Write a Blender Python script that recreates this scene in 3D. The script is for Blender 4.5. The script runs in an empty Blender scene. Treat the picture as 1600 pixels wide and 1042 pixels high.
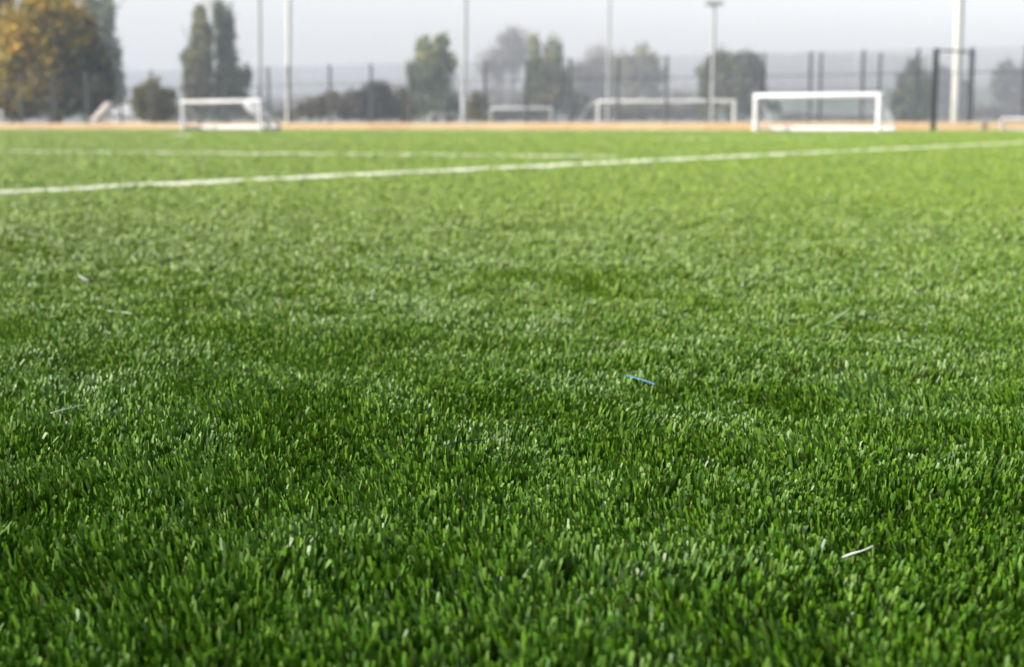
import bpy, math, random
import numpy as np
from mathutils import Vector

rng = np.random.default_rng(11)
random.seed(5)
scene = bpy.context.scene
col = scene.collection
R = math.radians

# ------------------------------------------------------------------ camera
F = 2200.0                 # focal length in photograph pixels (1600 wide)
CX, CY = 800.0, 521.0
HOR = 197.0                # row of the horizon
PITCH = math.atan((CY - HOR) / F)
CAMZ = 0.192               # lens height above the pitch base; blade tips about 0.026
cam_d = bpy.data.cameras.new('camera')
cam = bpy.data.objects.new('camera', cam_d)
col.objects.link(cam)
cam.location = (0, 0, CAMZ)
cam.rotation_euler = (R(90) - PITCH, 0, 0)
cam_d.sensor_width = 36.0
cam_d.lens = F / 1600 * 36
cam_d.clip_start = 0.01
cam_d.clip_end = 6000
cam_d.dof.use_dof = True
cam_d.dof.focus_distance = 0.695
cam_d.dof.aperture_fstop = 13.2
cam_d.dof.aperture_blades = 0
scene.camera = cam

_cp, _sp = math.cos(PITCH), math.sin(PITCH)
def at(px, py, Y):
    """the point at distance Y on the line of sight through a photograph pixel"""
    xr, yr = (px - CX) / F, (CY - py) / F
    dx, dy, dz = xr, _cp + yr * _sp, -_sp + yr * _cp
    s = Y / dy
    return Vector((dx * s, Y, CAMZ + dz * s))
def on_ground(px, py, z=0.026):
    xr, yr = (px - CX) / F, (CY - py) / F
    dx, dy, dz = xr, _cp + yr * _sp, -_sp + yr * _cp
    s = (z - CAMZ) / dz
    return Vector((dx * s, dy * s, z))
def xat(px, Y):
    return at(px, HOR, Y).x
def zat(py, Y):
    return at(CX, py, Y).z

# ------------------------------------------------------------------ object helpers
def tag(o, label=None, cat=None, group=None, kind=None):
    if label: o['label'] = label
    if cat: o['category'] = cat
    if group: o['group'] = group
    if kind: o['kind'] = kind
    return o
def empty(name, loc, rz=0.0):
    o = bpy.data.objects.new(name, None)
    o.location = loc
    o.rotation_euler = (0, 0, rz)
    o.empty_display_size = 0.2
    col.objects.link(o)
    return o
def mesh_np(name, verts, quads, mat, parent=None, colors=None, smooth=False, loc=None):
    me = bpy.data.meshes.new(name)
    n, m = len(verts), len(quads)
    me.vertices.add(n)
    me.vertices.foreach_set('co', np.ascontiguousarray(verts, dtype=np.float32).ravel())
    k = quads.shape[1]
    me.loops.add(m * k)
    me.loops.foreach_set('vertex_index', np.ascontiguousarray(quads, dtype=np.int32).ravel())
    me.polygons.add(m)
    me.polygons.foreach_set('loop_start', np.arange(0, m * k, k, dtype=np.int32))
    if smooth:
        me.polygons.foreach_set('use_smooth', np.ones(m, dtype=bool))
    me.update(calc_edges=True)
    if colors is not None:
        a = me.attributes.new('tint', 'FLOAT_COLOR', 'POINT')
        c = np.ones((n, 4), dtype=np.float32)
        c[:, :3] = colors
        a.data.foreach_set('color', c.ravel())
    me.materials.append(mat)
    o = bpy.data.objects.new(name, me)
    if parent: o.parent = parent
    if loc is not None: o.location = loc
    col.objects.link(o)
    return o

class MB:
    """collects boxes and tubes into one mesh"""
    def __init__(s): s.v = []; s.f = []
    def box(s, c, size, rz=0.0, ry=0.0):
        b = len(s.v); hx, hy, hz = size[0] / 2, size[1] / 2, size[2] / 2
        cz, sz = math.cos(rz), math.sin(rz); cy, sy = math.cos(ry), math.sin(ry)
        for x, y, z in ((-1,-1,-1),(1,-1,-1),(1,1,-1),(-1,1,-1),(-1,-1,1),(1,-1,1),(1,1,1),(-1,1,1)):
            x, y, z = x * hx, y * hy, z * hz
            x, z = x * cy + z * sy, -x * sy + z * cy
            s.v.append((c[0] + x * cz - y * sz, c[1] + x * sz + y * cz, c[2] + z))
        for q in ((0,3,2,1),(4,5,6,7),(0,1,5,4),(1,2,6,5),(2,3,7,6),(3,0,4,7)):
            s.f.append([b + i for i in q])
        return s
    def tube(s, pts, radii, n=10):
        pts = [Vector(p) for p in pts]
        if not hasattr(radii, '__len__'): radii = [radii] * len(pts)
        rings = []
        for i, p in enumerate(pts):
            d = (pts[min(i + 1, len(pts) - 1)] - pts[max(i - 1, 0)]).normalized()
            a = Vector((0, 0, 1)) if abs(d.z) < 0.9 else Vector((1, 0, 0))
            u = d.cross(a).normalized(); w = d.cross(u)
            b = len(s.v)
            for k in range(n):
                t = 2 * math.pi * k / n
                s.v.append(tuple(p + (u * math.cos(t) + w * math.sin(t)) * radii[i]))
            rings.append(b)
        for r0, r1 in zip(rings, rings[1:]):
            for k in range(n):
                s.f.append([r0 + k, r0 + (k + 1) % n, r1 + (k + 1) % n, r1 + k])
        s.f.append([rings[0] + k for k in range(n)])
        s.f.append([rings[-1] + k for k in reversed(range(n))])
        return s
    def build(s, name, mat, parent=None, smooth=False, bevel=0.0):
        me = bpy.data.meshes.new(name)
        me.from_pydata(s.v, [], s.f)
        me.validate()
        if smooth:
            me.polygons.foreach_set('use_smooth', [True] * len(me.polygons))
        me.update()
        me.materials.append(mat)
        o = bpy.data.objects.new(name, me)
        if parent: o.parent = parent
        col.objects.link(o)
        if smooth:
            m = o.modifiers.new('edges', 'EDGE_SPLIT'); m.split_angle = R(40)
        if bevel:
            m = o.modifiers.new('bevel', 'BEVEL'); m.width = bevel; m.segments = 2
        return o

# ------------------------------------------------------------------ materials
def new_mat(name):
    m = bpy.data.materials.new(name); m.use_nodes = True
    nt = m.node_tree
    return m, nt, nt.nodes['Principled BSDF'], nt.nodes['Material Output']
def mixcol(nt, blend, fac, a, b):
    n = nt.nodes.new('ShaderNodeMix'); n.data_type = 'RGBA'; n.blend_type = blend
    for i, v in ((0, fac), (6, a), (7, b)):
        if hasattr(v, 'node'): nt.links.new(v, n.inputs[i])
        elif i == 0: n.inputs[0].default_value = v
        else: n.inputs[i].default_value = (*v, 1) if len(v) == 3 else v
    return n.outputs[2]
def noise(nt, scale, detail=4, rough=0.55, coord='Object', stretch=None):
    tc = nt.nodes.new('ShaderNodeTexCoord')
    src = tc.outputs[coord]
    if stretch:
        mp = nt.nodes.new('ShaderNodeMapping'); mp.inputs['Scale'].default_value = stretch
        nt.links.new(src, mp.inputs['Vector']); src = mp.outputs[0]
    n = nt.nodes.new('ShaderNodeTexNoise')
    n.inputs['Scale'].default_value = scale; n.inputs['Detail'].default_value = detail
    n.inputs['Roughness'].default_value = rough
    nt.links.new(src, n.inputs['Vector'])
    return n.outputs['Fac']
def ramp(nt, fac, stops, interp='LINEAR'):
    r = nt.nodes.new('ShaderNodeValToRGB'); e = r.color_ramp.elements
    r.color_ramp.interpolation = interp
    while len(e) > 1: e.remove(e[-1])
    e[0].position = stops[0][0]; e[0].color = (*stops[0][1], 1)
    for p, c in stops[1:]:
        k = e.new(p); k.color = (*c, 1)
    nt.links.new(fac, r.inputs[0])
    return r.outputs[0]
def plain(name, c, rough=0.5, var=0.15, scale=3.0, metallic=0.0, spec=0.5, stretch=None):
    m, nt, p, o = new_mat(name)
    f = noise(nt, scale, 5, 0.6, stretch=stretch)
    lo = tuple(x * (1 - var) for x in c); hi = tuple(min(1, x * (1 + var)) for x in c)
    nt.links.new(ramp(nt, f, [(0.3, lo), (0.7, hi)]), p.inputs['Base Color'])
    p.inputs['Roughness'].default_value = rough
    p.inputs['Metallic'].default_value = metallic
    p.inputs['Specular IOR Level'].default_value = spec
    return m

def fibre_mat(name, stops, patch=0.25, rough=0.45, trans=0.35, spec=0.5, far_brighten=None, glint=False):
    m, nt, p, out = new_mat(name)
    geo = nt.nodes.new('ShaderNodeNewGeometry')
    c = ramp(nt, geo.outputs['Random Per Island'], stops)
    if patch:
        f = noise(nt, 2.3, 3, 0.6)
        c = mixcol(nt, 'MULTIPLY', 1.0, c, ramp(nt, f, [(0.3, (1 - patch, 1 - patch * .8, 1 - patch)), (0.7, (1 + patch, 1 + patch * .6, 1.0))]))
    if far_brighten:      # far brightness painted in: fibre colour grows paler and yellower up the pitch
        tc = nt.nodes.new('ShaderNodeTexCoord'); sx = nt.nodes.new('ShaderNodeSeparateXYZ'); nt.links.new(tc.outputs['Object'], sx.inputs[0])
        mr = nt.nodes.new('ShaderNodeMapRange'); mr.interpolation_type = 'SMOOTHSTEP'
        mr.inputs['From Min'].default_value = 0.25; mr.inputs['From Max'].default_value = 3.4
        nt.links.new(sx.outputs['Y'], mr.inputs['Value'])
        c = mixcol(nt, 'MULTIPLY', 1.0, c, ramp(nt, mr.outputs[0], [(0, (1, 1, 1)), (0.3, (1.75, 1.32, 1.3)), (1, far_brighten)]))
    nt.links.new(c, p.inputs['Base Color'])
    p.inputs['Roughness'].default_value = rough
    if glint:       # a few fibres are still shiny
        nt.links.new(ramp(nt, geo.outputs['Random Per Island'], [(0.0, (0.40,) * 3), (0.012, (rough,) * 3), (1.0, (rough + .06,) * 3)]), p.inputs['Roughness'])
    p.inputs['Specular IOR Level'].default_value = spec
    tr = nt.nodes.new('ShaderNodeBsdfTranslucent'); nt.links.new(c, tr.inputs['Color'])
    mx = nt.nodes.new('ShaderNodeMixShader'); mx.inputs[0].default_value = trans
    nt.links.new(p.outputs[0], mx.inputs[1]); nt.links.new(tr.outputs[0], mx.inputs[2])
    nt.links.new(mx.outputs[0], out.inputs['Surface'])
    return m
M = {}
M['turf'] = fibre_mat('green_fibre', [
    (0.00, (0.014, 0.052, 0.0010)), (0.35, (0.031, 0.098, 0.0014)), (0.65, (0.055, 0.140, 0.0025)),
    (0.84, (0.084, 0.174, 0.009)), (0.94, (0.070, 0.140, 0.026)), (1.0, (0.110, 0.180, 0.040))], patch=0.10, trans=0.14, rough=0.46, spec=0.5, far_brighten=(2.45, 1.55, 2.7), glint=True)
M['white_fibre'] = fibre_mat('white_fibre', [(0, (0.48, 0.50, 0.42)), (1, (0.70, 0.70, 0.63))], patch=0.06, trans=0.2)
M['infill'] = plain('rubber_infill', (0.012, 0.017, 0.008), 0.9, 0.4, 60)
M['field'] = plain('field_grass', (0.10, 0.15, 0.045), 0.9, 0.35, 0.2)
M['white_paint'] = plain('white_paint', (0.52, 0.52, 0.515), 0.35, 0.05, 1.5)
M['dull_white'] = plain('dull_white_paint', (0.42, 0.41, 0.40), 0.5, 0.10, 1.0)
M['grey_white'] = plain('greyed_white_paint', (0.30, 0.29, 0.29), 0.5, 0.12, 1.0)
M['galv'] = plain('galvanised_steel', (0.24, 0.245, 0.25), 0.5, 0.12, 1.0, metallic=0.2)
M['pale_steel'] = plain('pale_coated_steel', (0.37, 0.37, 0.345), 0.4, 0.06, 1.0)
M['fence'] = plain('dark_green_coated_steel', (0.055, 0.06, 0.06), 0.6, 0.2, 2.0, spec=0.25)
M['black_steel'] = plain('black_coated_steel', (0.006, 0.0065, 0.006), 0.6, 0.2, 2.0, spec=0.2)
M['net'] = plain('white_net_cord', (0.70, 0.70, 0.68), 0.7, 0.08, 4.0)
M['wall'] = plain('pale_render', (0.45, 0.42, 0.38), 0.8, 0.12, 0.6)
M['roof'] = plain('grey_roof_tiles', (0.36, 0.35, 0.36), 0.7, 0.2, 2.0)
M['pinkish'] = plain('pale_pinkish_panel', (0.66, 0.56, 0.50), 0.5, 0.08, 1.0)
M['bark'] = plain('bark', (0.075, 0.060, 0.045), 0.9, 0.35, 3.0)
M['bare_twig'] = plain('grey_brown_twigs', (0.14, 0.115, 0.095), 0.9, 0.25, 1.0)
M['hill'] = plain('wooded_hill', (0.07, 0.085, 0.06), 0.95, 0.5, 0.05)
M['glass'] = plain('lamp_glass', (0.5, 0.52, 0.5), 0.15, 0.05, 1.0)
M['blue_fibre'] = plain('blue_plastic', (0.05, 0.17, 0.32), 0.35, 0.1, 40)
M['chip_white'] = plain('white_plastic', (0.45, 0.45, 0.42), 0.35, 0.1, 60)
M['dark_strand'] = plain('dark_green_plastic', (0.006, 0.014, 0.007), 0.4, 0.2, 60)
M['lime_strand'] = plain('dull_green_plastic', (0.16, 0.26, 0.07), 0.4, 0.2, 60)

# kickboard timber: per-board tone, grain along the board
def timber():
    m, nt, p, out = new_mat('kickboard_timber')
    f = noise(nt, 6.0, 6, 0.65, stretch=(0.25, 0.25, 6))
    oi = nt.nodes.new('ShaderNodeObjectInfo')
    base = ramp(nt, oi.outputs['Random'], [(0, (0.28, 0.175, 0.085)), (0.35, (0.32, 0.22, 0.11)), (0.7, (0.30, 0.22, 0.12)), (1, (0.33, 0.245, 0.13))])
    c = mixcol(nt, 'MULTIPLY', 0.7, base, ramp(nt, f, [(0.3, (0.72, 0.68, 0.62)), (0.65, (1.05, 1.03, 1.0))]))
    nt.links.new(c, p.inputs['Base Color']); p.inputs['Roughness'].default_value = 0.75
    return m
M['timber'] = timber()
M['wire'] = plain('dark_green_wire', (0.022, 0.026, 0.025), 0.7, 0.2, 2.0, spec=0.15)
def leaf_mat():
    m, nt, p, out = new_mat('leaf')
    a = nt.nodes.new('ShaderNodeAttribute'); a.attribute_name = 'tint'
    nt.links.new(a.outputs['Color'], p.inputs['Base Color'])
    p.inputs['Roughness'].default_value = 0.7; p.inputs['Specular IOR Level'].default_value = 0.12
    tr = nt.nodes.new('ShaderNodeBsdfTranslucent'); nt.links.new(a.outputs['Color'], tr.inputs['Color'])
    mx = nt.nodes.new('ShaderNodeMixShader'); mx.inputs[0].default_value = 0.3
    nt.links.new(p.outputs[0], mx.inputs[1]); nt.links.new(tr.outputs[0], mx.inputs[2])
    nt.links.new(mx.outputs[0], out.inputs['Surface'])
    return m
M['leaf'] = leaf_mat()

# ------------------------------------------------------------------ fence line on the ground
FR = Vector((xat(1430, 56), 56)); FL = Vector((xat(420, 73), 73))
FD = (FL - FR).normalized()                 # along the fence, right to left
FN = Vector((-FD.y, FD.x))
if FN.y < 0: FN = -FN                       # away from the camera
def on_fence(px, off=0.0):
    k = (px - CX) / F
    k = k * 1.0 / math.cos(0)               # X = k' Y along a horizontal sight line
    d = at(px, HOR, 1.0); k = d.x
    o = FR + FN * off
    # o + s FD ; x = k y
    s = (k * o.y - o.x) / (FD.x - k * FD.y)
    return o + FD * s

# ------------------------------------------------------------------ ground and pitch
GZ = -0.6
a0, a1 = -680.0, 680.0
rows = [(-330.0, -0.04), (1.2, -0.04), (3.5, GZ), (640.0, GZ)]
gv, gq = [], []
for off, z in rows:
    for a in np.linspace(a0, a1, 9):
        p = FR + FN * off + FD * float(a)
        gv.append((p.x, p.y, z))
for r in range(3):
    for c in range(8):
        b = r * 9 + c; gq.append((b + 1, b, b + 9, b + 10))
g = mesh_np('ground', np.array(gv), np.array(gq), M['field']); tag(g, kind='structure')

# smooth pseudo-noise from sinusoids: undulation of the turf base, pile direction, pile length
class Field:
    def __init__(s, waves, n=10):
        s.k = []; s.ph = []; s.a = []
        for wl, amp in waves:
            for i in range(n):
                t = rng.uniform(0, 2 * math.pi); L = wl * rng.uniform(0.7, 1.4)
                s.k.append((2 * math.pi / L * math.cos(t), 2 * math.pi / L * math.sin(t)))
                s.ph.append(rng.uniform(0, 6.28)); s.a.append(amp / math.sqrt(n / 2))
    def __call__(s, x, y):
        r = np.zeros_like(x)
        for (kx, ky), ph, a in zip(s.k, s.ph, s.a): r += a * np.sin(kx * x + ky * y + ph)
        return r
_fh = Field([(0.9, 0.0016), (0.30, 0.0012)], 8)
def f_h(x, y): return _fh(x, y) / (1 + (np.maximum(np.hypot(x, y) - 1.2, 0) / 1.2) ** 1.3)
f_len = Field([(0.35, 0.06), (0.09, 0.05), (0.035, 0.02)], 8)
f_lx = Field([(0.45, 0.06), (0.12, 0.08)], 8); f_ly = Field([(0.45, 0.06), (0.12, 0.08)], 8)

xs = np.unique(np.concatenate([np.linspace(-60, -4, 30), np.linspace(-4, 4, 161), np.linspace(4, 60, 30)]))
ys = np.unique(np.concatenate([np.linspace(-30, -1, 12), np.linspace(-1, 6, 141), np.linspace(6, 88, 60)]))
X, Y = np.meshgrid(xs, ys)
Z = f_h(X, Y)
keep = ((X - FR.x) * FN.x + (Y - FR.y) * FN.y) < -0.02
vid = np.arange(X.size).reshape(X.shape)
q = np.stack([vid[:-1, :-1], vid[:-1, 1:], vid[1:, 1:], vid[1:, :-1]], -1).reshape(-1, 4)
kq = keep.ravel()[q].all(1)
pv = np.stack([X.ravel(), Y.ravel(), Z.ravel()], 1)
used = np.unique(q[kq]); remap = -np.ones(X.size, int); remap[used] = np.arange(len(used))
pm = mesh_np('pitch', pv[used], remap[q[kq]], M['infill'], smooth=True)
tag(pm, kind='structure')

# ------------------------------------------------------------------ turf fibres
def fibres(x, y, wsc, cx, cy, length=0.026, lv=None, lean=1.0, width=0.00145, even=1.0):
    """x,y roots, wsc width scale, cx,cy the tuft centre each fibre leans away from"""
    n = len(x)
    pl = 1 + f_len(x, y) * even
    L = length * np.clip(pl, 0.70, 1.3) * rng.normal(1, 0.055 * even, n).clip(0.7, 1.3)
    z0 = f_h(x, y)
    ang = rng.uniform(0, 2 * np.pi, n)
    lm = np.abs(rng.normal(0.0, 0.17, n)) * lean
    ox, oy = (x - cx) / 0.004 / wsc, (y - cy) / 0.004 / wsc
    lx = f_lx(x, y) * lean + lm * np.cos(ang) + 0.12 * ox
    ly = f_ly(x, y) * lean + lm * np.sin(ang) + 0.12 * oy
    g = np.clip((y - 0.55) / 3.0, 0, 1) ** 0.95           # the pile lies over more, away from the sun, further up the pitch
    lx += 0.56 * g; ly += 0.46 * g - 0.17 * (1 - g)
    mag = np.sqrt(lx * lx + ly * ly); cl = np.minimum(mag, 0.9) / np.maximum(mag, 1e-6)
    lx *= cl; ly *= cl; mag = np.minimum(mag, 0.9)
    w = width * wsc * rng.uniform(0.7, 1.3, n) / 2
    phi = R(-53) + rng.normal(0, 1, n) * (2.2 - 1.6 * g); tw = rng.normal(0, 0.5, n)
    lv = lv or ((0.0, 0.9), (0.45, 1.0), (0.84, 0.98), (1.0, 0.76))
    k = len(lv)
    V = np.empty((n, 2 * k, 3), np.float32)
    for i, (t, ws) in enumerate(lv):
        b = t ** 1.7
        px = x + lx * L * b; py = y + ly * L * b
        pz = z0 + L * (t - 0.34 * mag ** 2 * t * t)
        hx = w * ws * np.cos(phi + tw * t); hy = w * ws * np.sin(phi + tw * t)
        V[:, 2 * i, 0] = px - hx; V[:, 2 * i, 1] = py - hy; V[:, 2 * i, 2] = pz
        V[:, 2 * i + 1, 0] = px + hx; V[:, 2 * i + 1, 1] = py + hy; V[:, 2 * i + 1, 2] = pz
    sl = rng.normal(0, 0.3, n) * np.minimum(w, 0.0015)      # a slightly slanted cut at the tip
    V[:, -2, 2] += sl; V[:, -1, 2] -= sl
    base = (np.arange(n) * 2 * k)[:, None, None]
    Q = (np.array([[2 * i, 2 * i + 1, 2 * i + 3, 2 * i + 2] for i in range(k - 1)])[None] + base).reshape(-1, 4)
    return V.reshape(-1, 3), Q
FAR_LV = ((0.25, 1.0), (0.7, 1.0), (1.0, 0.7))

# the white lines: end points on the ground, width
lines = []
def line_def(p, q, w, ext0=0.0, ext1=0.0, taller=0.0):
    a, b = on_ground(*p), on_ground(*q)
    a, b = Vector((a.x, a.y)), Vector((b.x, b.y)); d = (b - a).normalized()
    return dict(a=a - d * ext0, b=b + d * ext1, w=w, taller=taller)
lines = [line_def((0, 297), (1600, 222), 0.11, 2.5, 12, 0.002),
         line_def((0, 235.5), (960, 243.6), 0.085, 4.0, 0.0, 0.004),
         line_def((1010, 216.5), (1330, 214.5), 0.12, 0.0, 0.0, 0.002),
         line_def((271, 212), (293, 212), 0.60, 0.0, 0.0, 0.012)]
def in_line(x, y, grow=0.0):
    r = np.zeros(len(x), bool)
    for l in lines:
        d = (l['b'] - l['a']); Ln = d.length; d = d / Ln
        s = (x - l['a'].x) * d.x + (y - l['a'].y) * d.y
        t = np.abs((x - l['a'].x) * d.y - (y - l['a'].y) * d.x)
        r |= (s > 0) & (s < Ln) & (t < l['w'] / 2 + grow)
    return r

DENS = 285000.0     # fibres per square metre close to the lens
S0 = 1.3           # beyond this distance fibres are bundled: wider and fewer
EXP = 1.03
PER = 9            # fibres to a tuft
def half_width(y):
    return 0.40 * y + 1.5
def sample_turf():
    # near zone: uniform
    out = []
    y0, y1 = 0.10, S0
    area = 2 * (1.5 * (y1 - y0) + 0.20 * (y1 ** 2 - y0 ** 2))
    n = int(DENS / PER * area)
    yy = rng.uniform(y0, y1, int(n * 1.35)); keepm = rng.uniform(0, half_width(y1), len(yy)) < half_width(yy)
    yy = yy[keepm]
    xx = rng.uniform(-1, 1, len(yy)) * half_width(yy)
    out.append((xx, yy, np.ones(len(xx))))
    # far zone: density falls with the square of the distance
    ymax = 86.0
    g = np.geomspace(S0, ymax, 4000); mid = 0.5 * (g[1:] + g[:-1])
    cnt = DENS / PER * (S0 / mid) ** (2 * EXP) * 2 * half_width(mid) * np.diff(g)
    total = int(cnt.sum()); idx = rng.choice(len(mid), total, p=cnt / cnt.sum())
    yy = g[idx] + rng.uniform(0, 1, total) * np.diff(g)[idx]
    xx = rng.uniform(-1, 1, total) * half_width(yy)
    out.append((xx, yy, (yy / S0) ** EXP))
    x = np.concatenate([o[0] for o in out]); y = np.concatenate([o[1] for o in out]); s = np.concatenate([o[2] for o in out])
    ok = ((x - FR.x) * FN.x + (y - FR.y) * FN.y) < -0.12
    return x[ok], y[ok], s[ok]
tx, ty, ts = sample_turf()
n = len(tx)
cx = np.repeat(tx, PER); cy = np.repeat(ty, PER); ws = np.repeat(ts, PER)
a = rng.uniform(0, 2 * np.pi, n * PER); rr = 0.0034 * np.sqrt(rng.uniform(0, 1, n * PER)) * ws
fx = cx + rr * np.cos(a); fy = cy + rr * np.sin(a)
m = ~in_line(fx, fy)
fx, fy, ws, cx, cy = fx[m], fy[m], ws[m], cx[m], cy[m]
nr = fy < 2.2
V1, Q1 = fibres(fx[nr], fy[nr], ws[nr], cx[nr], cy[nr])
V2, Q2 = fibres(fx[~nr], fy[~nr], ws[~nr], cx[~nr], cy[~nr], lv=FAR_LV)
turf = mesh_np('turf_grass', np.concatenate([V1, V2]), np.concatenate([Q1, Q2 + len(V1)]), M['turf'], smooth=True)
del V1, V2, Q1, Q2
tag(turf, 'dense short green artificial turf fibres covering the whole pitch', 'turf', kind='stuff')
print('fibres', m.sum())

line_labels = ['long white line crossing the whole pitch on the slant', 'fainter white line running level behind the slanting line',
               'faint short white line in front of the large white goal', 'small white mark on the turf below the slanted goal']
for l, lab in zip(lines, line_labels):
    d = l['b'] - l['a']; Ln = d.length; d = d / Ln; nrm = Vector((-d.y, d.x))
    ss = []; step = 0.0
    # fibres along the line, bundled with distance like the green ones
    g = np.linspace(0, Ln, 600); mid = 0.5 * (g[1:] + g[:-1])
    yd = np.maximum(np.hypot(l['a'].x + d.x * mid, l['a'].y + d.y * mid), 0.5)
    sc = np.maximum(1.0, (yd / S0) ** EXP) * 0.6
    cnt = DENS * 0.45 / sc ** 2 * l['w'] * np.diff(g)
    idx = rng.choice(len(mid), int(cnt.sum()), p=cnt / cnt.sum())
    s = g[idx] + rng.uniform(0, 1, len(idx)) * np.diff(g)[idx]; t = rng.uniform(-0.5, 0.5, len(idx)) * l['w']
    x = l['a'].x + d.x * s + nrm.x * t; y = l['a'].y + d.y * s + nrm.y * t
    V1, Q1 = fibres(x, y, sc[idx], x, y, length=0.026 + l['taller'], lv=FAR_LV, lean=0.5, even=0.3)
    o = mesh_np('line_marking', V1, Q1, M['white_fibre'], smooth=True)
    tag(o, lab, 'line marking', kind='structure')

# ------------------------------------------------------------------ loose strands on the turf
def strand(name, pts_px, width, mat, label, z=0.030, thick=0.0005, zs=None):
    P = []
    for i, (px, py) in enumerate(pts_px):
        zz = z if zs is None else zs[i]
        p = on_ground(px, py, zz)
        P.append(Vector((p.x, p.y, zz + float(f_h(np.array([p.x]), np.array([p.y]))[0]))))
    # resample with a smooth curve
    Q = []
    for i in range(len(P) - 1):
        p0, p1, p2, p3 = P[max(i - 1, 0)], P[i], P[i + 1], P[min(i + 2, len(P) - 1)]
        for k in range(6):
            t = k / 6
            Q.append(0.5 * ((2 * p1) + (p2 - p0) * t + (2 * p0 - 5 * p1 + 4 * p2 - p3) * t * t + (3 * p1 - p0 - 3 * p2 + p3) * t ** 3))
    Q.append(P[-1])
    org = Q[0].copy()
    vs, fs = [], []
    for i, p in enumerate(Q):
        d = (Q[min(i + 1, len(Q) - 1)] - Q[max(i - 1, 0)]).normalized()
        u = d.cross(Vector((0, 0.45, 0.9))).normalized(); w = u.cross(d).normalized()
        tp = 0.75 if i in (0, len(Q) - 1) else 1.0
        for su, sw in ((-1, -1), (1, -1), (1, 1), (-1, 1)):
            vs.append(tuple(p - org + u * su * width / 2 * tp + w * sw * thick / 2))
    nq = len(Q)
    for i in range(nq - 1):
        for k in range(4):
            fs.append((i * 4 + k, i * 4 + (k + 1) % 4, i * 4 + 4 + (k + 1) % 4, i * 4 + 4 + k))
    fs.append((3, 2, 1, 0)); b = (nq - 1) * 4; fs.append((b, b + 1, b + 2, b + 3))
    o = mesh_np(name, np.array(vs), np.array(fs), mat, loc=org)
    tag(o, label, 'loose strand', group='loose strands lying on the turf')
    return o
strand('plastic_strand', [(979, 592), (1000, 598), (1024, 606)], 0.0017, M['blue_fibre'], 'short bright blue plastic strand lying on the green turf')
strand('plastic_strand', [(1318, 879), (1334, 872), (1350, 866), (1363, 859)], 0.0028, M['chip_white'], 'flat white plastic sliver in the near turf towards the lower right', zs=[0.023, 0.026, 0.0275, 0.029])
strand('plastic_strand', [(694, 698), (712, 693), (730, 691), (753, 690)], 0.0010, M['dark_strand'], 'thin black curved strand lying in the middle of the turf', z=0.034)
strand('plastic_strand', [(1276, 505), (1298, 497), (1327, 480)], 0.0022, M['lime_strand'], 'long dull green strand bent up off the turf on the right', z=0.032)
strand('plastic_strand', [(1276, 506), (1292, 503), (1322, 506)], 0.0025, M['lime_strand'], 'dull green strand lying flat under the bent green one', z=0.030)
strand('plastic_strand', [(167, 486), (185, 487), (208, 490)], 0.0026, M['chip_white'], 'whitish strand lying level on the turf at the left')
strand('plastic_strand', [(80, 641), (105, 634), (131, 629)], 0.0013, M['chip_white'], 'thin white strand slanting up near the left edge of the turf', z=0.031)
strand('plastic_strand', [(123, 428), (137, 436)], 0.0030, M['chip_white'], 'tiny pale strand farthest back on the left of the turf')

# ------------------------------------------------------------------ fence with timber kickboard
FH, BH = 3.15, 0.345
posts_px = [1760, 1680, 1597, 1513, 1430, 1345, 1263, 1183, 1105, 1040, 964, 890, 822, 757, 697, 640, 580, 516, 451, 420, 352, 293, 238, 189, 136, 85, 34, -14, -62, -110]
fp = [on_fence(p) for p in posts_px]
frot = math.atan2(FD.y, FD.x)
fence = empty('mesh_fence', (fp[0].x, fp[0].y, 0), 0)
tag(fence, 'tall dark wire mesh fence with pale timber kickboard along the far side of the pitch', 'fence')
fo = Vector((fp[0].x, fp[0].y))
for p in fp:
    q = p - fo
    b = MB()
    b.box((q.x + FN.x * .05, q.y + FN.y * .05, FH / 2 - 0.02), (0.10, 0.10, FH + 0.04), frot)
    b.box((q.x + FN.x * .05, q.y + FN.y * .05, FH + 0.012), (0.13, 0.13, 0.024), frot)
    b.build('post', M['fence'], fence)
for i, (p0, p1) in enumerate(zip(fp, fp[1:])):
    a, b_ = p0 - fo, p1 - fo
    L = (b_ - a).length; c = (a + b_) / 2
    mb = MB()
    nv = int(L / 0.065)
    for k in range(nv):
        t = a.lerp(b_, (k + 0.5) / nv)
        mb.box((t.x - FN.x * .06, t.y - FN.y * .06, (BH + FH) / 2 + .03), (0.0048, 0.005, FH - BH - 0.08), frot)
    for k in range(12):
        z = BH + 0.08 + (FH - BH - 0.14) * k / 11
        mb.box((c.x - FN.x * .052, c.y - FN.y * .052, z), (L, 0.008, 0.009), frot)
    mb.box((c.x - FN.x * .058, c.y - FN.y * .058, 2.22), (L, 0.02, 0.03), frot)     # clamp rail at the panel joint
    mb.build('mesh_panel', M['wire'], fence)
    kb = MB()
    for j, (zz, hh) in enumerate(((BH * .25, BH * .5 - .006), (BH * .75, BH * .5 - .006))):
        kb.box((c.x - FN.x * (.10 + .004 * j), c.y - FN.y * (.10 + .004 * j), zz), (L - 0.012, 0.04, hh), frot)
    kb.build('kickboard', M['timber'], fence, bevel=0.004)

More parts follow.
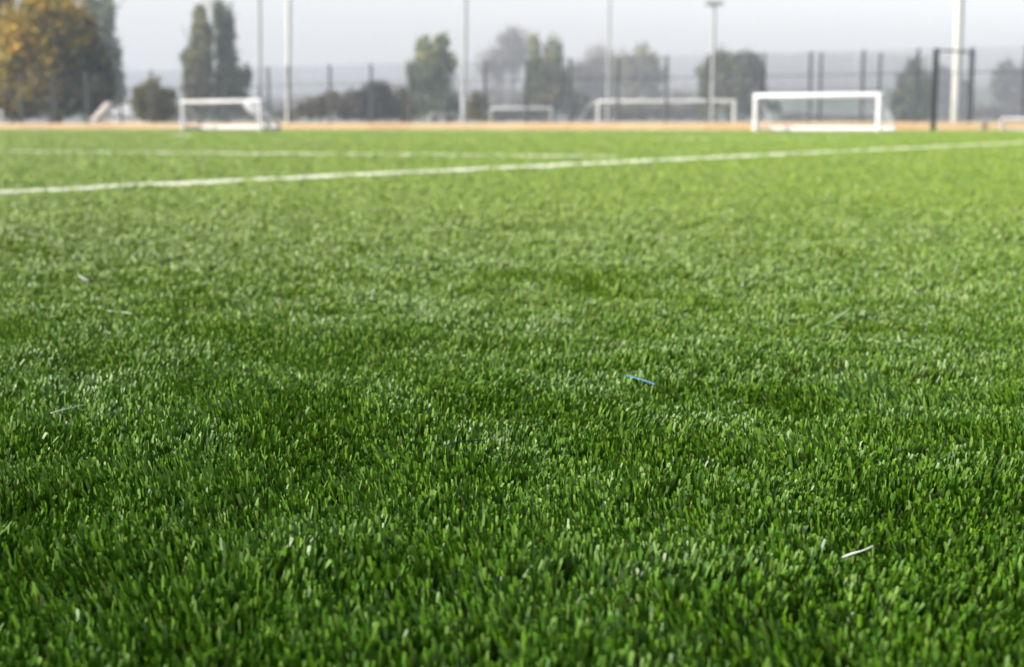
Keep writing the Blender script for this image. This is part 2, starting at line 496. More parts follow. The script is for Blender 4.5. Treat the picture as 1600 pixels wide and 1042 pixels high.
# tall black gate frame at the right
gb = at(1458, HOR, 53.6); ge = at(1514, HOR, 55.2)
gate = empty('gate_frame', (gb.x, gb.y, 0))
tag(gate, 'tall black steel frame of two posts and a top bar beside the thick white mast', 'gate frame')
gd = Vector((ge.x - gb.x, ge.y - gb.y)); gr = math.atan2(gd.y, gd.x); gl = gd.length
gh = 3.05
MB().box((0, 0, gh / 2), (0.165, 0.13, gh), gr).box((0, 0, 0.012), (0.34, 0.3, 0.024), gr).build('post', M['black_steel'], gate)
MB().box((gd.x, gd.y, gh / 2), (0.165, 0.13, gh), gr).box((gd.x, gd.y, 0.012), (0.34, 0.3, 0.024), gr).build('post', M['black_steel'], gate)
MB().box((gd.x / 2, gd.y / 2, gh - .06), (gl - .17, 0.07, 0.06), gr).build('top_bar', M['black_steel'], gate)

# short second run of fence behind, its posts show between the others
f2 = [(1460, 62.5), (1372, 61.5), (1280, 61.0), (1192, 61.0)]
pts = [Vector((xat(p, y), y)) for p, y in f2]
fence2 = empty('mesh_fence', (pts[0].x, pts[0].y, GZ))
tag(fence2, 'shorter run of mesh fence standing behind the large white goal', 'fence')
for p in pts[1:]:
    q = p - pts[0]
    MB().box((q.x, q.y, 1.93), (0.09, 0.09, 3.86), 0).box((q.x, q.y, 3.872), (.12, .12, .024), 0).build('post', M['fence'], fence2)
for p0, p1 in zip(pts, pts[1:]):
    a, b_ = p0 - pts[0], p1 - pts[0]; d = b_ - a; L = d.length; c = (a + b_) / 2; r = math.atan2(d.y, d.x)
    mb = MB(); nv = int(L / 0.07)
    for k in range(nv):
        t = a.lerp(b_, (k + .5) / nv); mb.box((t.x, t.y - .08, 1.95), (0.0045, 0.005, 3.7), r)
    for k in range(18):
        mb.box((c.x, c.y - .073, .12 + 3.68 * k / 17), (L, 0.008, 0.008), r)
    mb.build('mesh_panel', M['wire'], fence2)

# ------------------------------------------------------------------ goals
def goal(pl, pr, ztop, zbase, depth_vec, thick, mat, label, net=True, base_bar=True, stay_mat=None, bar_r=None, back_frac=0.35, group='football goals', ballast=0.0, stay_r=None):
    """pl, pr: (x, y) of the posts; the frame runs back by depth_vec"""
    root = empty('goal', (pl[0], pl[1], zbase))
    tag(root, label, 'goal', group)
    d = Vector((pr[0] - pl[0], pr[1] - pl[1], 0)); H = ztop - zbase; r = thick / 2
    dv = Vector((depth_vec[0], depth_vec[1], 0))
    u = d.normalized()
    for o in (Vector((0, 0, 0)), d):
        MB().tube([o + Vector((0, 0, 0)), o + Vector((0, 0, H - r * 1.2))], r, 14).build('post', mat, root, smooth=True)
    cr = Vector((0, 0, H - r))
    MB().tube([cr - u * r * 0.9, cr + u * r * .2, d + cr - u * r * .2, d + cr + u * r * 0.9], [r * .75, r * 1.02, r * 1.02, r * .75], 14).build('crossbar', mat, root, smooth=True)
    sr = stay_r or r * .6; sm = stay_mat or mat
    for o in (Vector((0, 0, 0)), d):
        MB().tube([o + cr - Vector((0, 0, r)), o + cr + dv * back_frac - Vector((0, 0, r * 1.4)), o + dv * .97 + Vector((0, 0, H * .12)), o + dv + Vector((0, 0, sr))], sr, 8).build('stay', sm, root, smooth=True)
        MB().tube([o + Vector((0, 0, sr)), o + dv + Vector((0, 0, sr))], sr * .98, 8).build('side_rail', sm, root, smooth=True)
    br = bar_r or sr
    MB().tube([dv - u * .02 + Vector((0, 0, br)), d + dv + u * .02 + Vector((0, 0, br))], br * 1.03, 10).build('back_rail', mat, root, smooth=True)
    if net:
        m = MB(); nw = 0.0022
        # profile of the net from the bar over the stays to the back rail
        prof = [cr, cr + dv * back_frac - Vector((0, 0, r * 1.4)), dv * .97 + Vector((0, 0, H * .12)), dv + Vector((0, 0, br))]
        Ln = d.length; cell = 0.12; k = int(Ln / cell)
        for i in range(k + 1):
            o = d * (i / k)
            m.tube([o + p for p in prof], nw, 3)
        segs = []
        for p, q in zip(prof, prof[1:]):
            n = max(1, int((q - p).length / cell))
            for j in range(n): segs.append(p.lerp(q, j / n))
        for p in segs: m.tube([p, p + d], nw, 3)
        for o in (Vector((0, 0, 0)), d):
            for p in segs[1:]:
                m.tube([o + p, o + Vector((p.x, p.y, 0.02))], nw, 3)
            for zz in np.arange(.12, H, .12):
                # back limit at this height
                tb = None
                for p, q in zip(prof[1:], prof[2:]):
                    if min(p.z, q.z) <= zz <= max(p.z, q.z):
                        t = (p.z - zz) / max(1e-6, p.z - q.z); tb = p.lerp(q, t)
                if tb is not None: m.tube([o + Vector((0, 0, zz)), o + tb], nw, 3)
        m.build('net', M['net'], root)
    return root
# large white goal at the right, its back towards the fence
pl, pr = at(1180, HOR, 47.6), at(1372.5, HOR, 45.4)
ztop = zat(145.6, 46.4)
dv = FN * 0.95 + Vector((0.25, 0))
goal((pl.x, pl.y), (pr.x, pr.y), ztop, 0.018, (dv.x, dv.y), 0.16, M['white_paint'],
     'large bright white goal nearest the camera, standing clear on the right of the pitch', bar_r=0.07, stay_r=0.028)
# white goal at the left, turned more edge on
pl, pr = at(286, HOR, 62.0), at(407, HOR, 58.6)
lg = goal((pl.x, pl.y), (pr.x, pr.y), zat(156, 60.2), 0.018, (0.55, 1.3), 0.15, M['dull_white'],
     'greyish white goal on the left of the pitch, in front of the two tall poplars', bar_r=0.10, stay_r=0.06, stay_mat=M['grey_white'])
gx = Vector((pr.x - pl.x, pr.y - pl.y, 0)); ht = zat(156, 60.2)
MB().tube([gx + Vector((-.62, .10, ht - .20)), gx + Vector((-.35, .18, ht - .40)), gx + Vector((-.05, .35, ht - .62)), gx + Vector((.16, .62, .45)), gx + Vector((.12, .95, .12))],
          [.12, .19, .20, .17, .12], 10).build('gathered_net', M['net'], lg, smooth=True)
# goals beyond the fence
pl, pr = at(935, HOR, 76), at(1147, HOR, 75)
goal((pl.x, pl.y), (pr.x, pr.y), zat(156, 75.5), GZ, (-1.3, 1.8), 0.20, M['dull_white'],
     'wide white goal beyond the fence, immediately left of the large bright goal', net=False, stay_mat=M['galv'], stay_r=0.065)
pl, pr = at(768, HOR, 112), at(862, HOR, 110)
goal((pl.x, pl.y), (pr.x, pr.y), zat(167.5, 111), GZ, (-0.6, 1.9), 0.24, M['galv'],
     'dull grey goal beyond the fence, at the foot of the bare tree', net=False, stay_mat=M['galv'], stay_r=0.07)
pl, pr = at(672, HOR, 140), at(716, HOR, 141)
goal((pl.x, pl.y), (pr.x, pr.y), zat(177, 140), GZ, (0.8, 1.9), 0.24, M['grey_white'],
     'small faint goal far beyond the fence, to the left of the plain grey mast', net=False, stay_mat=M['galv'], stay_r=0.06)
pl, pr = at(-95, HOR, 92), at(4, HOR, 91)
goal((pl.x, pl.y), (pr.x, pr.y), zat(172, 91.5), GZ, (-0.5, 1.9), 0.22, M['dull_white'],
     'white goal cut off by the left edge, below the autumn tree', net=False, stay_mat=M['galv'], stay_r=0.06)
pl, pr = at(1566, HOR, 52.2), at(1650, HOR, 50.2)
goal((pl.x, pl.y), (pr.x, pr.y), zat(183.5, 52.0), 0.018, (0.25, 0.5), 0.11, M['grey_white'],
     'very low white goal at the right edge, in front of the kickboard', net=False, bar_r=.03, stay_r=0.025)

# low rail along the far field at the left
rail = empty('low_rail', (xat(12, 100), 100, GZ))
tag(rail, 'low grey post and rail barrier below the autumn tree', 'rail')
x0 = xat(12, 100); x1 = xat(168, 100)
for p in (20, 57, 87, 118, 150, 166):
    MB().box((xat(p, 100) - x0, 0, .75), (0.22, 0.12, 1.5)).box((xat(p, 100) - x0, 0, 1.512), (.26, .16, .024)).build('post', M['grey_white'], rail)
MB().box(((x1 - x0) / 2, -.09, zat(178, 100) - GZ), (x1 - x0, 0.05, 0.16)).build('rail', M['galv'], rail)

# tilted pale panel on a low trolley
pb = at(157, HOR, 88)
pan = empty('tilted_panel', (pb.x, pb.y, GZ))
tag(pan, 'pale pinkish panel tilted on a low grey trolley below the autumn tree', 'panel')
zz = zat(188, 88) - GZ
MB().box((0, 0, 0.20), (1.45, 0.9, 0.18)).box((0, 0, zz * .6 + .1), (0.9, 0.7, zz * .6)).build('trolley', M['dull_white'], pan, bevel=.02)
MB().box((0.17, -.02, zz + .52), (1.42, 0.9, 0.30), 0, -R(46)).build('panel', M['pinkish'], pan, bevel=.03)
for sx in (-.5, .5):
    for sy in (-.5, .42):
        MB().tube([(sx, sy, .11), (sx, sy + .08, .11)], .11, 12).build('wheel', M['black_steel'], pan)

# small house in the gap between the autumn tree and the round bush
hb = at(222, HOR, 150)
house = empty('house', (hb.x, hb.y, GZ))
tag(house, 'low pale house with a grey pitched roof half hidden by the round bush', 'house')
w2, d2, eh, rh = 2.9, 3.2, zat(181, 150) - GZ, zat(163, 150) - GZ
MB().box((0, 0, eh / 2), (2 * w2, 2 * d2, eh)).build('wall', M['wall'], house)
rf = MB()
rf.v = [(-w2 - .3, -d2 - .3, eh), (w2 + .3, -d2 - .3, eh), (w2 + .3, d2 + .3, eh), (-w2 - .3, d2 + .3, eh), (-w2 + .8, 0, rh), (w2 - .2, 0, rh)]
rf.f = [[0, 1, 5, 4], [2, 3, 4, 5], [1, 2, 5], [3, 0, 4], [0, 3, 2, 1]]
for v in range(len(rf.v)):
    x, y, z = rf.v[v]; rf.v[v] = (x, y, z + 0.004)
roof = rf.build('roof', M['roof'], house)
MB().box((1.2, 0.3, rh + .25), (0.5, 0.5, 1.0)).build('chimney', M['pinkish'], roof)
for sx in (-1.4, 1.3):
    wn = MB().box((sx, -d2 - .02, eh * .55), (1.1, 0.06, 1.0)).build('window', M['white_paint'], house)
    MB().box((sx, -d2 - .055, eh * .55), (0.9, 0.02, 0.8)).build('pane', M['glass'], wn)

# ------------------------------------------------------------------ floodlight masts
def mast(px, Y, r0, r1, top_z, mat, label, px_top=None, thick_to=None, head='bar'):
    b = at(px, HOR, Y)
    root = empty('floodlight_mast', (b.x, b.y, GZ))
    tag(root, label, 'floodlight mast', 'floodlight masts beyond the fence')
    H = top_z - GZ
    lean = 0.0
    if px_top is not None: lean = (at(px_top, 0, Y).x - b.x) * (H / (zat(0, Y) - GZ))
    MB().box((0, 0, .015), (r0 * 4, r0 * 4, .03)).build('base_plate', mat, root)
    n = 8
    pts = [(lean * k / n, 0, .03 + (H - .03) * k / n) for k in range(n + 1)]
    MB().tube(pts, [r0 + (r1 - r0) * k / n for k in range(n + 1)], 14).build('pole', mat, root, smooth=True)
    if thick_to:
        MB().tube([(0, 0, .03), (0, 0, thick_to - GZ), (0, 0, thick_to - GZ + .25)], [r0 * 1.45, r0 * 1.45, r0 * 1.02], 14).build('sleeve', mat, root, smooth=True)
    MB().box((lean, 0, H + .06), (1.1, .12, .12)).build('cross_arm', mat, root)
    for sx in (-.36, .36):
        l = MB().box((lean + sx, -.12, H - .12), (.62, .40, .22), 0, 0).build('lamp', M['galv'], root, bevel=.03)
        MB().box((lean + sx, -.14, H - .245), (.50, .30, .02)).build('lamp_glass', M['glass'], l)
    return root
mast(406, 96, .13, .12, 13.5, M['galv'], 'slim grey floodlight mast beside the tall poplars', px_top=405)
mast(449.5, 82, .15, .13, 13.5, M['pale_steel'], 'pale cream floodlight mast, right of the slim grey one', px_top=451)
mast(725, 104, .16, .14, 14.5, M['galv'], 'grey floodlight mast with a thicker lower sleeve next to the leafy tree', px_top=727, thick_to=zat(152, 104))
mast(949, 135, .16, .14, 15.5, M['galv'], 'faint hazy floodlight mast behind the wide goal', px_top=952)
mast(1112.5, 104, .15, .13, zat(4, 104), M['galv'], 'grey floodlight mast whose lamp head is in view', px_top=1116)
mast(1492.5, 58.5, .19, .17, 12.5, M['pale_steel'], 'thick white floodlight mast inside the black gate frame', px_top=1499.5)

# ------------------------------------------------------------------ trees
def rand_dirs(n):
    v = rng.normal(size=(n, 3)); return v / np.linalg.norm(v, axis=1, keepdims=True)
def crown_arrays(blobs, D, n_leaves, leaf, palette, depth=1.0, clump=0.30, hollow=0.35, wispy=0.27):
    """blobs: (px, py, rx, ry) in photograph pixels, or with a fifth item: palette index"""
    mpp = D / F
    area = np.array([b[2] * b[3] for b in blobs], float); area /= area.sum()
    P, C = [], []
    for b, w in zip(blobs, area):
        px, py, rx, ry = b[:4]
        pal = palette[b[4]] if len(b) > 4 else palette[0]
        pal = np.array(pal)
        c = np.array(at(px, py, D)); rad = np.array([rx * mpp, min(rx, ry) * mpp * depth, ry * mpp])
        nl = int(n_leaves * w); ncl = max(8, int(34 * math.sqrt(w * len(blobs)) * 1.2))
        d = rand_dirs(ncl); rr = rng.uniform(hollow, 1.0, ncl) ** 0.7 * (1 - clump * .6)
        cc = c + d * rad * rr[:, None]
        cr = clump * rng.uniform(.55, 1.25, ncl)
        base = pal[rng.integers(0, len(pal), ncl)] * rng.uniform(.75, 1.25, (ncl, 1))
        k = rng.integers(0, ncl, nl)
        g = np.clip(rng.normal(size=(nl, 3)), -2.2, 2.2) * 0.5
        P.append(cc[k] + g * (cr[k][:, None] * rad) * (1 + wispy * np.minimum(rng.standard_exponential((nl, 1)), 2.2)))
        C.append(base[k] * rng.uniform(.75, 1.3, (nl, 1)))
    P = np.concatenate(P); C = np.concatenate(C)
    n = len(P)
    nrm = rand_dirs(n) + np.array([0, 0, .35]); nrm /= np.linalg.norm(nrm, axis=1, keepdims=True)
    t = np.cross(nrm, rand_dirs(n)); t /= np.linalg.norm(t, axis=1, keepdims=True) + 1e-9
    bt = np.cross(nrm, t)
    s = leaf * rng.uniform(.6, 1.35, (n, 1))
    V = np.stack([P - t * s, P - bt * s * .55, P + t * s, P + bt * s * .55], 1).reshape(-1, 3)
    Q = np.arange(n * 4).reshape(-1, 4)
    return V, Q, np.repeat(C, 4, axis=0).clip(0, 1)
def spread(D):
    """distances of the trees: the paler a tree is in the photograph, the farther it stands in the haze"""
    return float(np.interp(D, [90, 92, 104, 116, 124, 132, 150, 165, 185, 200, 215, 250], [90, 92, 112, 165, 175, 210, 275, 310, 450, 475, 500, 530]))
def trunk_mb(base, top, r, limbs):
    mb = MB(); base = Vector(base); top = Vector(top)
    pts = [base.lerp(top, t) + Vector((random.uniform(-.3, .3), random.uniform(-.3, .3), 0)) * r * (0 if t == 0 else 1) for t in np.linspace(0, 1, 6)]
    mb.tube(pts, [r * (1.25 if i == 0 else 1 - .75 * i / 5) for i in range(6)], 9)
    for i in range(limbs):
        t = random.uniform(.3, .9); p = base.lerp(top, t); H = (top - base).length
        a = random.uniform(0, 6.28); L = H * random.uniform(.18, .36)
        q = p + Vector((math.cos(a) * L * .6, math.sin(a) * L * .6, L * .75))
        mb.tube([p, p.lerp(q, .5) + Vector((0, 0, -.06 * L)), q], [r * .35, r * .22, r * .06], 6)
    return mb
def tree(name, label, cat, D, blobs, n, leaf, palette, trunk=None, tr=0.25, limbs=7, group='trees and bushes beyond the fence', **kw):
    D0, D = D, spread(D); leaf *= D / D0; tr *= D / D0
    px0 = trunk if trunk is not None else float(np.mean([b[0] for b in blobs]))
    b = at(px0, HOR, D); root = empty(name, (b.x, b.y, GZ))
    tag(root, label, cat, group)
    V, Q, C = crown_arrays(blobs, D, n, leaf, palette, **kw)
    V = V - np.array([b.x, b.y, GZ])
    lowmask = V.reshape(-1, 4, 3)[:, :, 2].min(1) > 0.02
    Q = Q[lowmask]
    V2 = V.reshape(-1, 4, 3)[lowmask].reshape(-1, 3); C2 = C.reshape(-1, 4, 3)[lowmask].reshape(-1, 3)
    if D0 >= 130: C2 = np.clip(C2 * 1.25, 0, 1)  # leaf colour of the far crowns lightened, painting in extra haze
    mesh_np('crown', V2, np.arange(len(V2)).reshape(-1, 4), M['leaf'], root, C2)
    top = V2[:, 2].max() * .86
    trunk_mb((0, 0, 0), (0, 0, top), tr, limbs).build('trunk', M['bark'], root)
    return root
ORANGE = [(.37, .26, .018), (.32, .225, .016), (.27, .21, .020), (.38, .225, .018), (.20, .16, .018), (.13, .11, .018)]
OLIVE = [(.10, .11, .03), (.14, .12, .03), (.07, .09, .03), (.20, .14, .03)]
DARKG = [(.022, .036, .020), (.033, .044, .022), (.045, .048, .020), (.085, .068, .02)]
POPG = [(.15, .17, .07), (.18, .19, .08), (.11, .13, .06), (.20, .19, .075)]
POPB = [(.12, .165, .09), (.155, .195, .11), (.08, .11, .07)]
BROWN = [(.11, .085, .06), (.09, .075, .05), (.13, .10, .07)]
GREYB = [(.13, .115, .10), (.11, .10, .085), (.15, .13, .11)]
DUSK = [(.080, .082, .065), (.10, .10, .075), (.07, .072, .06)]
YEL = [(.17, .17, .055), (.14, .15, .05), (.20, .18, .07)]

tree('tree', 'big spreading autumn tree in orange and yellow leaf at the left edge', 'tree', 92, [
    (66, 30, 62, 52, 0), (40, 62, 48, 40, 0), (110, 45, 38, 40, 1), (24, 108, 34, 34, 0), (75, 92, 44, 44, 1), (128, 62, 32, 34, 1),
    (140, 98, 34, 40, 2), (105, 120, 46, 40, 2), (150, 140, 32, 42, 2), (60, 140, 48, 42, 1), (15, 150, 34, 38, 1), (110, 160, 55, 28, 2), (30, 172, 44, 18, 2)],
    17000, .22, [ORANGE, ORANGE[2:] + OLIVE, DARKG], trunk=85, tr=.45, clump=.36)
tree('tree', 'dark green tree behind the autumn tree at the top left corner', 'tree', 108, [(2, 20, 22, 40), (-25, 60, 35, 60), (6, 70, 16, 22), (-20, 140, 40, 50)], 4500, .24, [OLIVE[:3] + DARKG], trunk=-15, tr=.3)
tree('tree', 'blue green poplar rising behind the right side of the autumn tree', 'tree', 125, [
    (140, 12, 14, 34), (166, 18, 15, 40), (160, 70, 22, 40), (178, 105, 16, 40), (165, 140, 24, 40), (184, 150, 14, 36)], 6500, .24, [POPB], trunk=165, tr=.3, clump=.34)
tree('bush', 'round yellow green bush topped by a fence post, left of the poplars', 'bush', 104, [
    (240, 146, 28, 24), (222, 158, 16, 26), (262, 160, 16, 26), (240, 172, 34, 20)], 5000, .17, [YEL + OLIVE[:2] + BROWN[:1]], tr=.18, limbs=5)
tree('poplar', 'tall poplar of the pair, with a separate lower left spire', 'tree', 122, [
    (312, 30, 13, 30, 0), (316, 62, 20, 34, 0), (314, 100, 22, 34, 0), (292, 102, 10, 30, 0), (300, 140, 18, 34, 1), (320, 135, 14, 36, 1), (308, 172, 20, 20, 1)],
    9000, .19, [POPG, POPG[:1] + BROWN + OLIVE[:2]], trunk=312, tr=.28, clump=.32)
tree('poplar', 'taller darker poplar of the pair, beside the slim grey mast', 'tree', 124, [
    (342, 26, 12, 30, 0), (356, 36, 10, 30, 0), (352, 66, 18, 36, 0), (356, 100, 20, 36, 0), (352, 140, 22, 40, 1), (376, 134, 13, 34, 1), (372, 165, 20, 26, 1), (388, 120, 6, 22, 1), (350, 174, 22, 18, 1)],
    10000, .19, [POPB + POPG[:1], POPB + OLIVE[:3]], trunk=354, tr=.28, clump=.32)
tree('bush', 'low olive bush just right of the cream mast', 'bush', 118, [(500, 166, 26, 18), (480, 174, 18, 14), (518, 160, 14, 20)], 3500, .17, [OLIVE + BROWN], tr=.12, limbs=4)
tree('bush', 'wide dark dome shaped thicket in the middle left distance', 'bush', 116, [
    (585, 152, 30, 28, 1), (556, 160, 30, 24, 0), (535, 170, 24, 18, 0), (602, 166, 24, 22, 1), (575, 174, 50, 14, 1)], 8000, .18, [BROWN + DUSK, DUSK], trunk=580, tr=.2, limbs=8)
tree('bush', 'brownish bush between the dark thicket and the leafy tree', 'bush', 124, [(628, 162, 14, 26), (636, 174, 14, 16), (618, 172, 12, 16)], 2500, .18, [BROWN + OLIVE[:2]], tr=.1, limbs=4)
tree('tree', 'leafy grey green tree with a forked top, left of the sleeved mast', 'tree', 132, [
    (664, 72, 14, 18, 0), (688, 68, 13, 20, 0), (674, 92, 30, 26, 0), (648, 118, 14, 26, 1), (676, 122, 32, 30, 1), (702, 100, 12, 18, 0), (684, 152, 28, 34, 1), (655, 160, 16, 30, 1), (706, 168, 14, 22, 1)],
    9000, .21, [POPG + POPB[:1], DUSK + POPB + OLIVE[:1]], trunk=676, tr=.3, clump=.34)
tree('bush', 'small olive bush right of the sleeved mast', 'bush', 122, [(748, 162, 14, 24), (740, 174, 10, 14), (758, 172, 10, 16)], 2500, .17, [OLIVE], tr=.1, limbs=4)
tree('poplar', 'narrow twin topped poplar in the middle distance', 'tree', 150, [
    (834, 82, 11, 30, 0), (868, 84, 13, 30, 0), (856, 104, 16, 24, 0), (836, 120, 15, 36, 1), (866, 125, 17, 40, 1), (850, 160, 30, 32, 1), (880, 130, 10, 24, 1), (826, 150, 10, 34, 1)],
    9500, .21, [POPG, DUSK + OLIVE[:3]], trunk=852, tr=.3, clump=.34)
tree('bush', 'grey brown bush at the right foot of the twin topped poplar', 'bush', 158, [(888, 160, 18, 26), (905, 166, 20, 20)], 3000, .2, [DUSK + GREYB], tr=.12, limbs=4)
tree('tree', 'pale yellow green rounded tree behind the wide goal', 'tree', 185, [
    (1006, 92, 24, 22, 0), (976, 106, 22, 26, 1), (1018, 116, 24, 30, 0), (990, 130, 32, 34, 1), (1005, 160, 36, 32, 1)], 6500, .25, [YEL + GREYB[:1], GREYB + YEL[:1]], trunk=1005, tr=.3, clump=.36)
tree('tree', 'thin brownish grey tree nearly bare, between the poplar and the pale rounded tree', 'tree', 190, [
    (905, 118, 20, 26), (935, 112, 22, 26), (920, 145, 34, 34), (952, 150, 18, 34), (900, 165, 18, 24)], 2600, .22, [GREYB + BROWN[:1]], trunk=922, tr=.25, limbs=12, clump=.42, wispy=.3)
tree('tree', 'broad dark many lobed tree behind the wide goal, far side of the lit mast', 'tree', 148, [
    (1128, 98, 24, 22, 0), (1165, 100, 28, 24, 1), (1106, 118, 18, 30, 0), (1140, 128, 36, 34, 1), (1186, 124, 14, 30, 1), (1108, 155, 24, 34, 0), (1150, 160, 34, 30, 1), (1185, 165, 20, 24, 1), (1212, 168, 12, 10, 1)],
    8000, .22, [OLIVE[:3] + POPG[:2] + DUSK, DUSK + GREYB[:1] + OLIVE[:1]], trunk=1140, tr=.35, clump=.30, wispy=.35)
tree('tree', 'grey green cone shaped tree left of the black gate frame', 'tree', 165, [
    (1428, 112, 13, 24, 0), (1420, 132, 20, 30, 0), (1408, 160, 22, 30, 0), (1440, 150, 22, 40, 0), (1425, 172, 36, 20, 0)], 6500, .23, [DUSK + POPB[:1] + OLIVE[:1]], trunk=1425, tr=.25, clump=.34)
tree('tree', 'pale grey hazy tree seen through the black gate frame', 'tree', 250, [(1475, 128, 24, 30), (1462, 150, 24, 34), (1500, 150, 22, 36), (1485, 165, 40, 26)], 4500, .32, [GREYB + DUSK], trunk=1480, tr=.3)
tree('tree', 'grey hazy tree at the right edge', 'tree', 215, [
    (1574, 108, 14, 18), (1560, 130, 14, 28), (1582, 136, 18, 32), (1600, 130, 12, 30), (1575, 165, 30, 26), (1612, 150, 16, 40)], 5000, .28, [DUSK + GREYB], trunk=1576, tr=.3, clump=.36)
tree('hedge', 'low dark hedge along the foot of the trees right of the gate frame', 'hedge', 200, [(1540, 176, 30, 12), (1500, 178, 34, 10), (1580, 178, 34, 11), (1620, 178, 30, 11)], 3500, .24, [DUSK + BROWN], tr=.1, limbs=3)
tree('hedge', 'low dark hedge under the trees behind the wide goal', 'hedge', 170, [(930, 174, 34, 14), (985, 176, 36, 13), (1045, 176, 36, 13), (1090, 174, 26, 15)], 6500, .2, [DUSK + OLIVE[:2] + BROWN], tr=.1, limbs=3)
tree('hedge', 'low dark hedge behind the dull grey goal', 'hedge', 160, [(780, 178, 26, 11), (815, 178, 24, 11), (725, 176, 24, 13)], 4500, .2, [DUSK + BROWN + OLIVE[:1]], tr=.1, limbs=3)
tree('hedge', 'low dark hedge under the poplar pair at the left', 'hedge', 140, [(262, 176, 30, 14), (205, 176, 26, 13), (330, 176, 44, 13), (400, 178, 30, 11), (450, 180, 26, 10)], 6500, .19, [DUSK + BROWN + OLIVE[:1]], tr=.1, limbs=3)
tree('hedge', 'low sunlit scrub in front of the large white goal, beyond the fence', 'hedge', 175, [(1240, 182, 30, 8), (1290, 184, 30, 6), (1340, 185, 40, 5)], 2500, .2, [GREYB + DUSK], tr=.08, limbs=3)

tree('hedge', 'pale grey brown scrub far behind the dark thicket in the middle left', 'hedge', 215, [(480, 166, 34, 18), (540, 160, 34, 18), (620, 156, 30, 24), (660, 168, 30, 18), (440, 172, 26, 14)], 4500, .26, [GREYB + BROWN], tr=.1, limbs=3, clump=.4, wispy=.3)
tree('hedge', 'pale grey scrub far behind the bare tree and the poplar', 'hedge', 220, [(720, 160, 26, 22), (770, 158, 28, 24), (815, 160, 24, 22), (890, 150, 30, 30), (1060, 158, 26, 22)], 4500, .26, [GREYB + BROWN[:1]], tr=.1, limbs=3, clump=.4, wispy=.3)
# bare trees: trunk and forking boughs as one part, fine twigs as another
def bare_tree(px, py_top, D, spread_px, label, twig_r=.022, levels=6, seed=1):
    rnd = random.Random(seed); D0, D = D, spread(D); twig_r *= D / D0
    b = at(px, HOR, D); root = empty('bare_tree', (b.x, b.y, GZ))
    tag(root, label, 'tree', 'trees and bushes beyond the fence')
    H = zat(py_top, D) - GZ; W = spread_px * D / F
    big, fine = MB(), MB()
    def grow(p, d, L, r, lv):
        q = p + d * L
        (big if lv >= levels - 2 else fine).tube([p, p.lerp(q, .5) + Vector((rnd.uniform(-1, 1), rnd.uniform(-1, 1), 0)) * L * .05, q], [r, r * .85, r * .7], 6 if lv >= levels - 2 else 3)
        if lv == 0: return
        k = 3 if lv < levels - 1 else 5
        for i in range(k):
            sp = .55 if lv < levels - 1 else .5
            nd = (d + Vector((rnd.gauss(0, sp) * W / H * 2.2, rnd.gauss(0, sp) * W / H * 2.2, rnd.uniform(-.05, .35)))).normalized()
            grow(p.lerp(q, rnd.uniform(.55, 1.0)), nd, L * rnd.uniform(.62, .85), max(r * .55, twig_r), lv - 1)
    grow(Vector((0, 0, 0)), Vector((0, 0, 1)), H * .27, .22 * D / D0, levels)
    # scale to the measured height and width
    zmax = max(v[2] for v in fine.v); xm = np.percentile(np.abs([v[0] for v in fine.v]), 96)
    for mb in (big, fine):
        mb.v = [(v[0] * W / 2 / xm, v[1] * W / 2 / xm, v[2] * H / zmax) for v in mb.v]
    big.build('trunk', M['bare_twig'], root); fine.build('twigs', M['bare_twig'], root)
bare_tree(797, 36, 190, 88, 'tall leafless grey tree left of the twin topped poplar', seed=3, twig_r=.023, levels=7)
bare_tree(946, 62, 230, 60, 'faint leafless tree around the hazy mast', seed=8, twig_r=.02, levels=7)
bare_tree(915, 88, 200, 60, 'leafless brown tree right of the twin topped poplar', seed=12, twig_r=.042)

# ------------------------------------------------------------------ hills far behind
hv = []; hq = []
cols = 90; prof = [0, .55, .85, 1.0, .8, 0]
for i in range(cols):
    px = -300 + 2200 * i / (cols - 1)
    top = np.interp(px, [-400, 300, 620, 900, 1200, 1500, 2100], [156, 152, 150, 146, 140, 138, 136]) + 2.5 * math.sin(px * .031) + 1.5 * math.sin(px * .083 + 1)
    for j, f in enumerate(prof):
        Yd = 560 + 18 * j
        z = GZ + (zat(top, 614) - GZ) * f - (.3 if f == 0 else 0)
        hv.append((xat(px, Yd), Yd, z))
for i in range(cols - 1):
    for j in range(len(prof) - 1):
        b = i * len(prof) + j; hq.append((b, b + len(prof), b + len(prof) + 1, b + 1))
h = mesh_np('hills', np.array(hv), np.array(hq), M['hill'], smooth=True); tag(h, kind='structure')

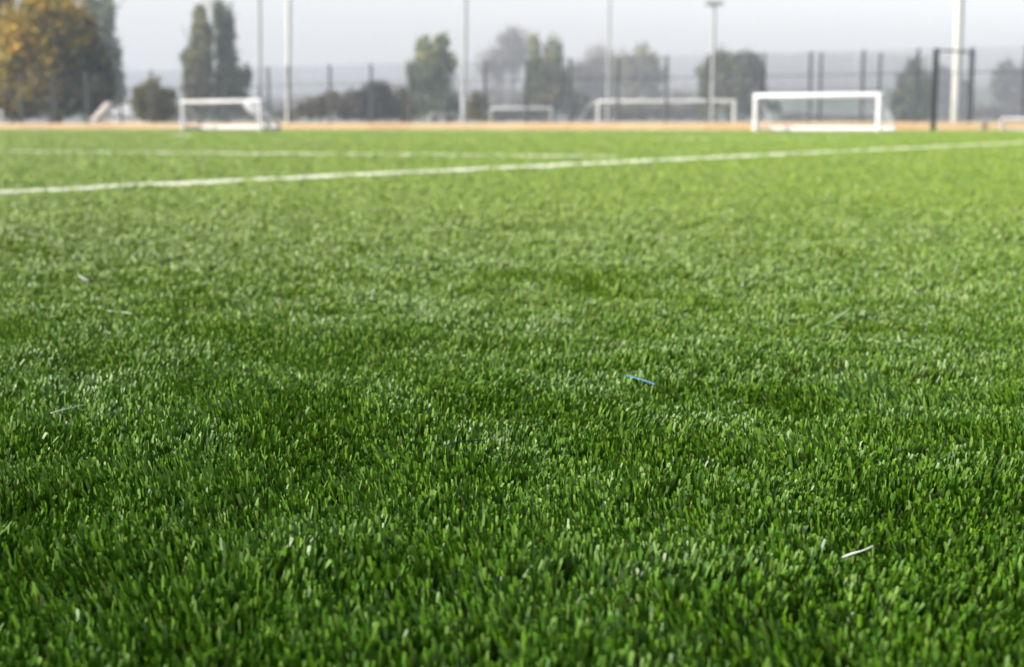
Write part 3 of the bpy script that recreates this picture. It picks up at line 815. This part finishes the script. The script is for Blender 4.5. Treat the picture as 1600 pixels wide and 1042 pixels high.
# ------------------------------------------------------------------ haze
HB = 0.00072
ctr = FR + FN * 155
hz = MB()
hz.box((ctr.x, ctr.y, (38 - 1.7) / 2), (1420, 1000, 38 + 1.7), math.atan2(FD.y, FD.x))
m = bpy.data.materials.new('haze_air'); m.use_nodes = True
nt = m.node_tree; nt.nodes.clear()
o_ = nt.nodes.new('ShaderNodeOutputMaterial'); v_ = nt.nodes.new('ShaderNodeVolumePrincipled')
v_.inputs['Color'].default_value = (0.82, 0.91, 1.0, 1); v_.inputs['Density'].default_value = HB
v_.inputs['Anisotropy'].default_value = 0.2
nt.links.new(v_.outputs[0], o_.inputs['Volume'])
hzo = hz.build('haze', m); tag(hzo, kind='stuff')

# ------------------------------------------------------------------ light
SUN_EL, SUN_AZ = R(25), R(-112)       # azimuth measured from straight ahead (+Y), clockwise: from the left, a little behind
sd = Vector((math.sin(SUN_AZ) * math.cos(SUN_EL), math.cos(SUN_AZ) * math.cos(SUN_EL), math.sin(SUN_EL)))
ld = bpy.data.lights.new('sun', 'SUN'); ld.energy = 3.5; ld.angle = R(0.6); ld.color = (1.0, 0.93, 0.82)
lo = bpy.data.objects.new('sun', ld); lo.rotation_euler = sd.to_track_quat('Z', 'Y').to_euler(); lo.location = (-30, -10, 25)
col.objects.link(lo)
w = bpy.data.worlds.new('World'); scene.world = w; w.use_nodes = True
nt = w.node_tree; bg = nt.nodes['Background']
sky = nt.nodes.new('ShaderNodeTexSky'); sky.sky_type = 'NISHITA'; sky.sun_disc = False
sky.sun_elevation = SUN_EL; sky.sun_rotation = SUN_AZ
sky.air_density = 1.6; sky.dust_density = 3.0; sky.ozone_density = 3.0; sky.altitude = 0
hs = nt.nodes.new('ShaderNodeHueSaturation'); hs.inputs['Saturation'].default_value = 0.30
nt.links.new(sky.outputs[0], hs.inputs['Color'])
nt.links.new(mixcol(nt, 'MULTIPLY', 1.0, hs.outputs[0], (1.01, 1.0, 1.085)), bg.inputs['Color']); bg.inputs['Strength'].default_value = 0.14

# ------------------------------------------------------------------ render settings
scene.render.engine = 'CYCLES'
scene.view_settings.view_transform = 'Standard'
scene.view_settings.look = 'None'
scene.view_settings.exposure = 1.22
scene.view_settings.gamma = 1.0
c = scene.cycles
c.max_bounces = 6; c.diffuse_bounces = 3; c.glossy_bounces = 2; c.transmission_bounces = 3; c.volume_bounces = 0
c.transparent_max_bounces = 8
c.sample_clamp_indirect = 4.0
c.use_denoising = True; c.denoiser = 'OPENIMAGEDENOISE'; c.denoising_input_passes = 'RGB_ALBEDO_NORMAL'; c.denoising_prefilter = 'ACCURATE'
c.use_adaptive_sampling = False
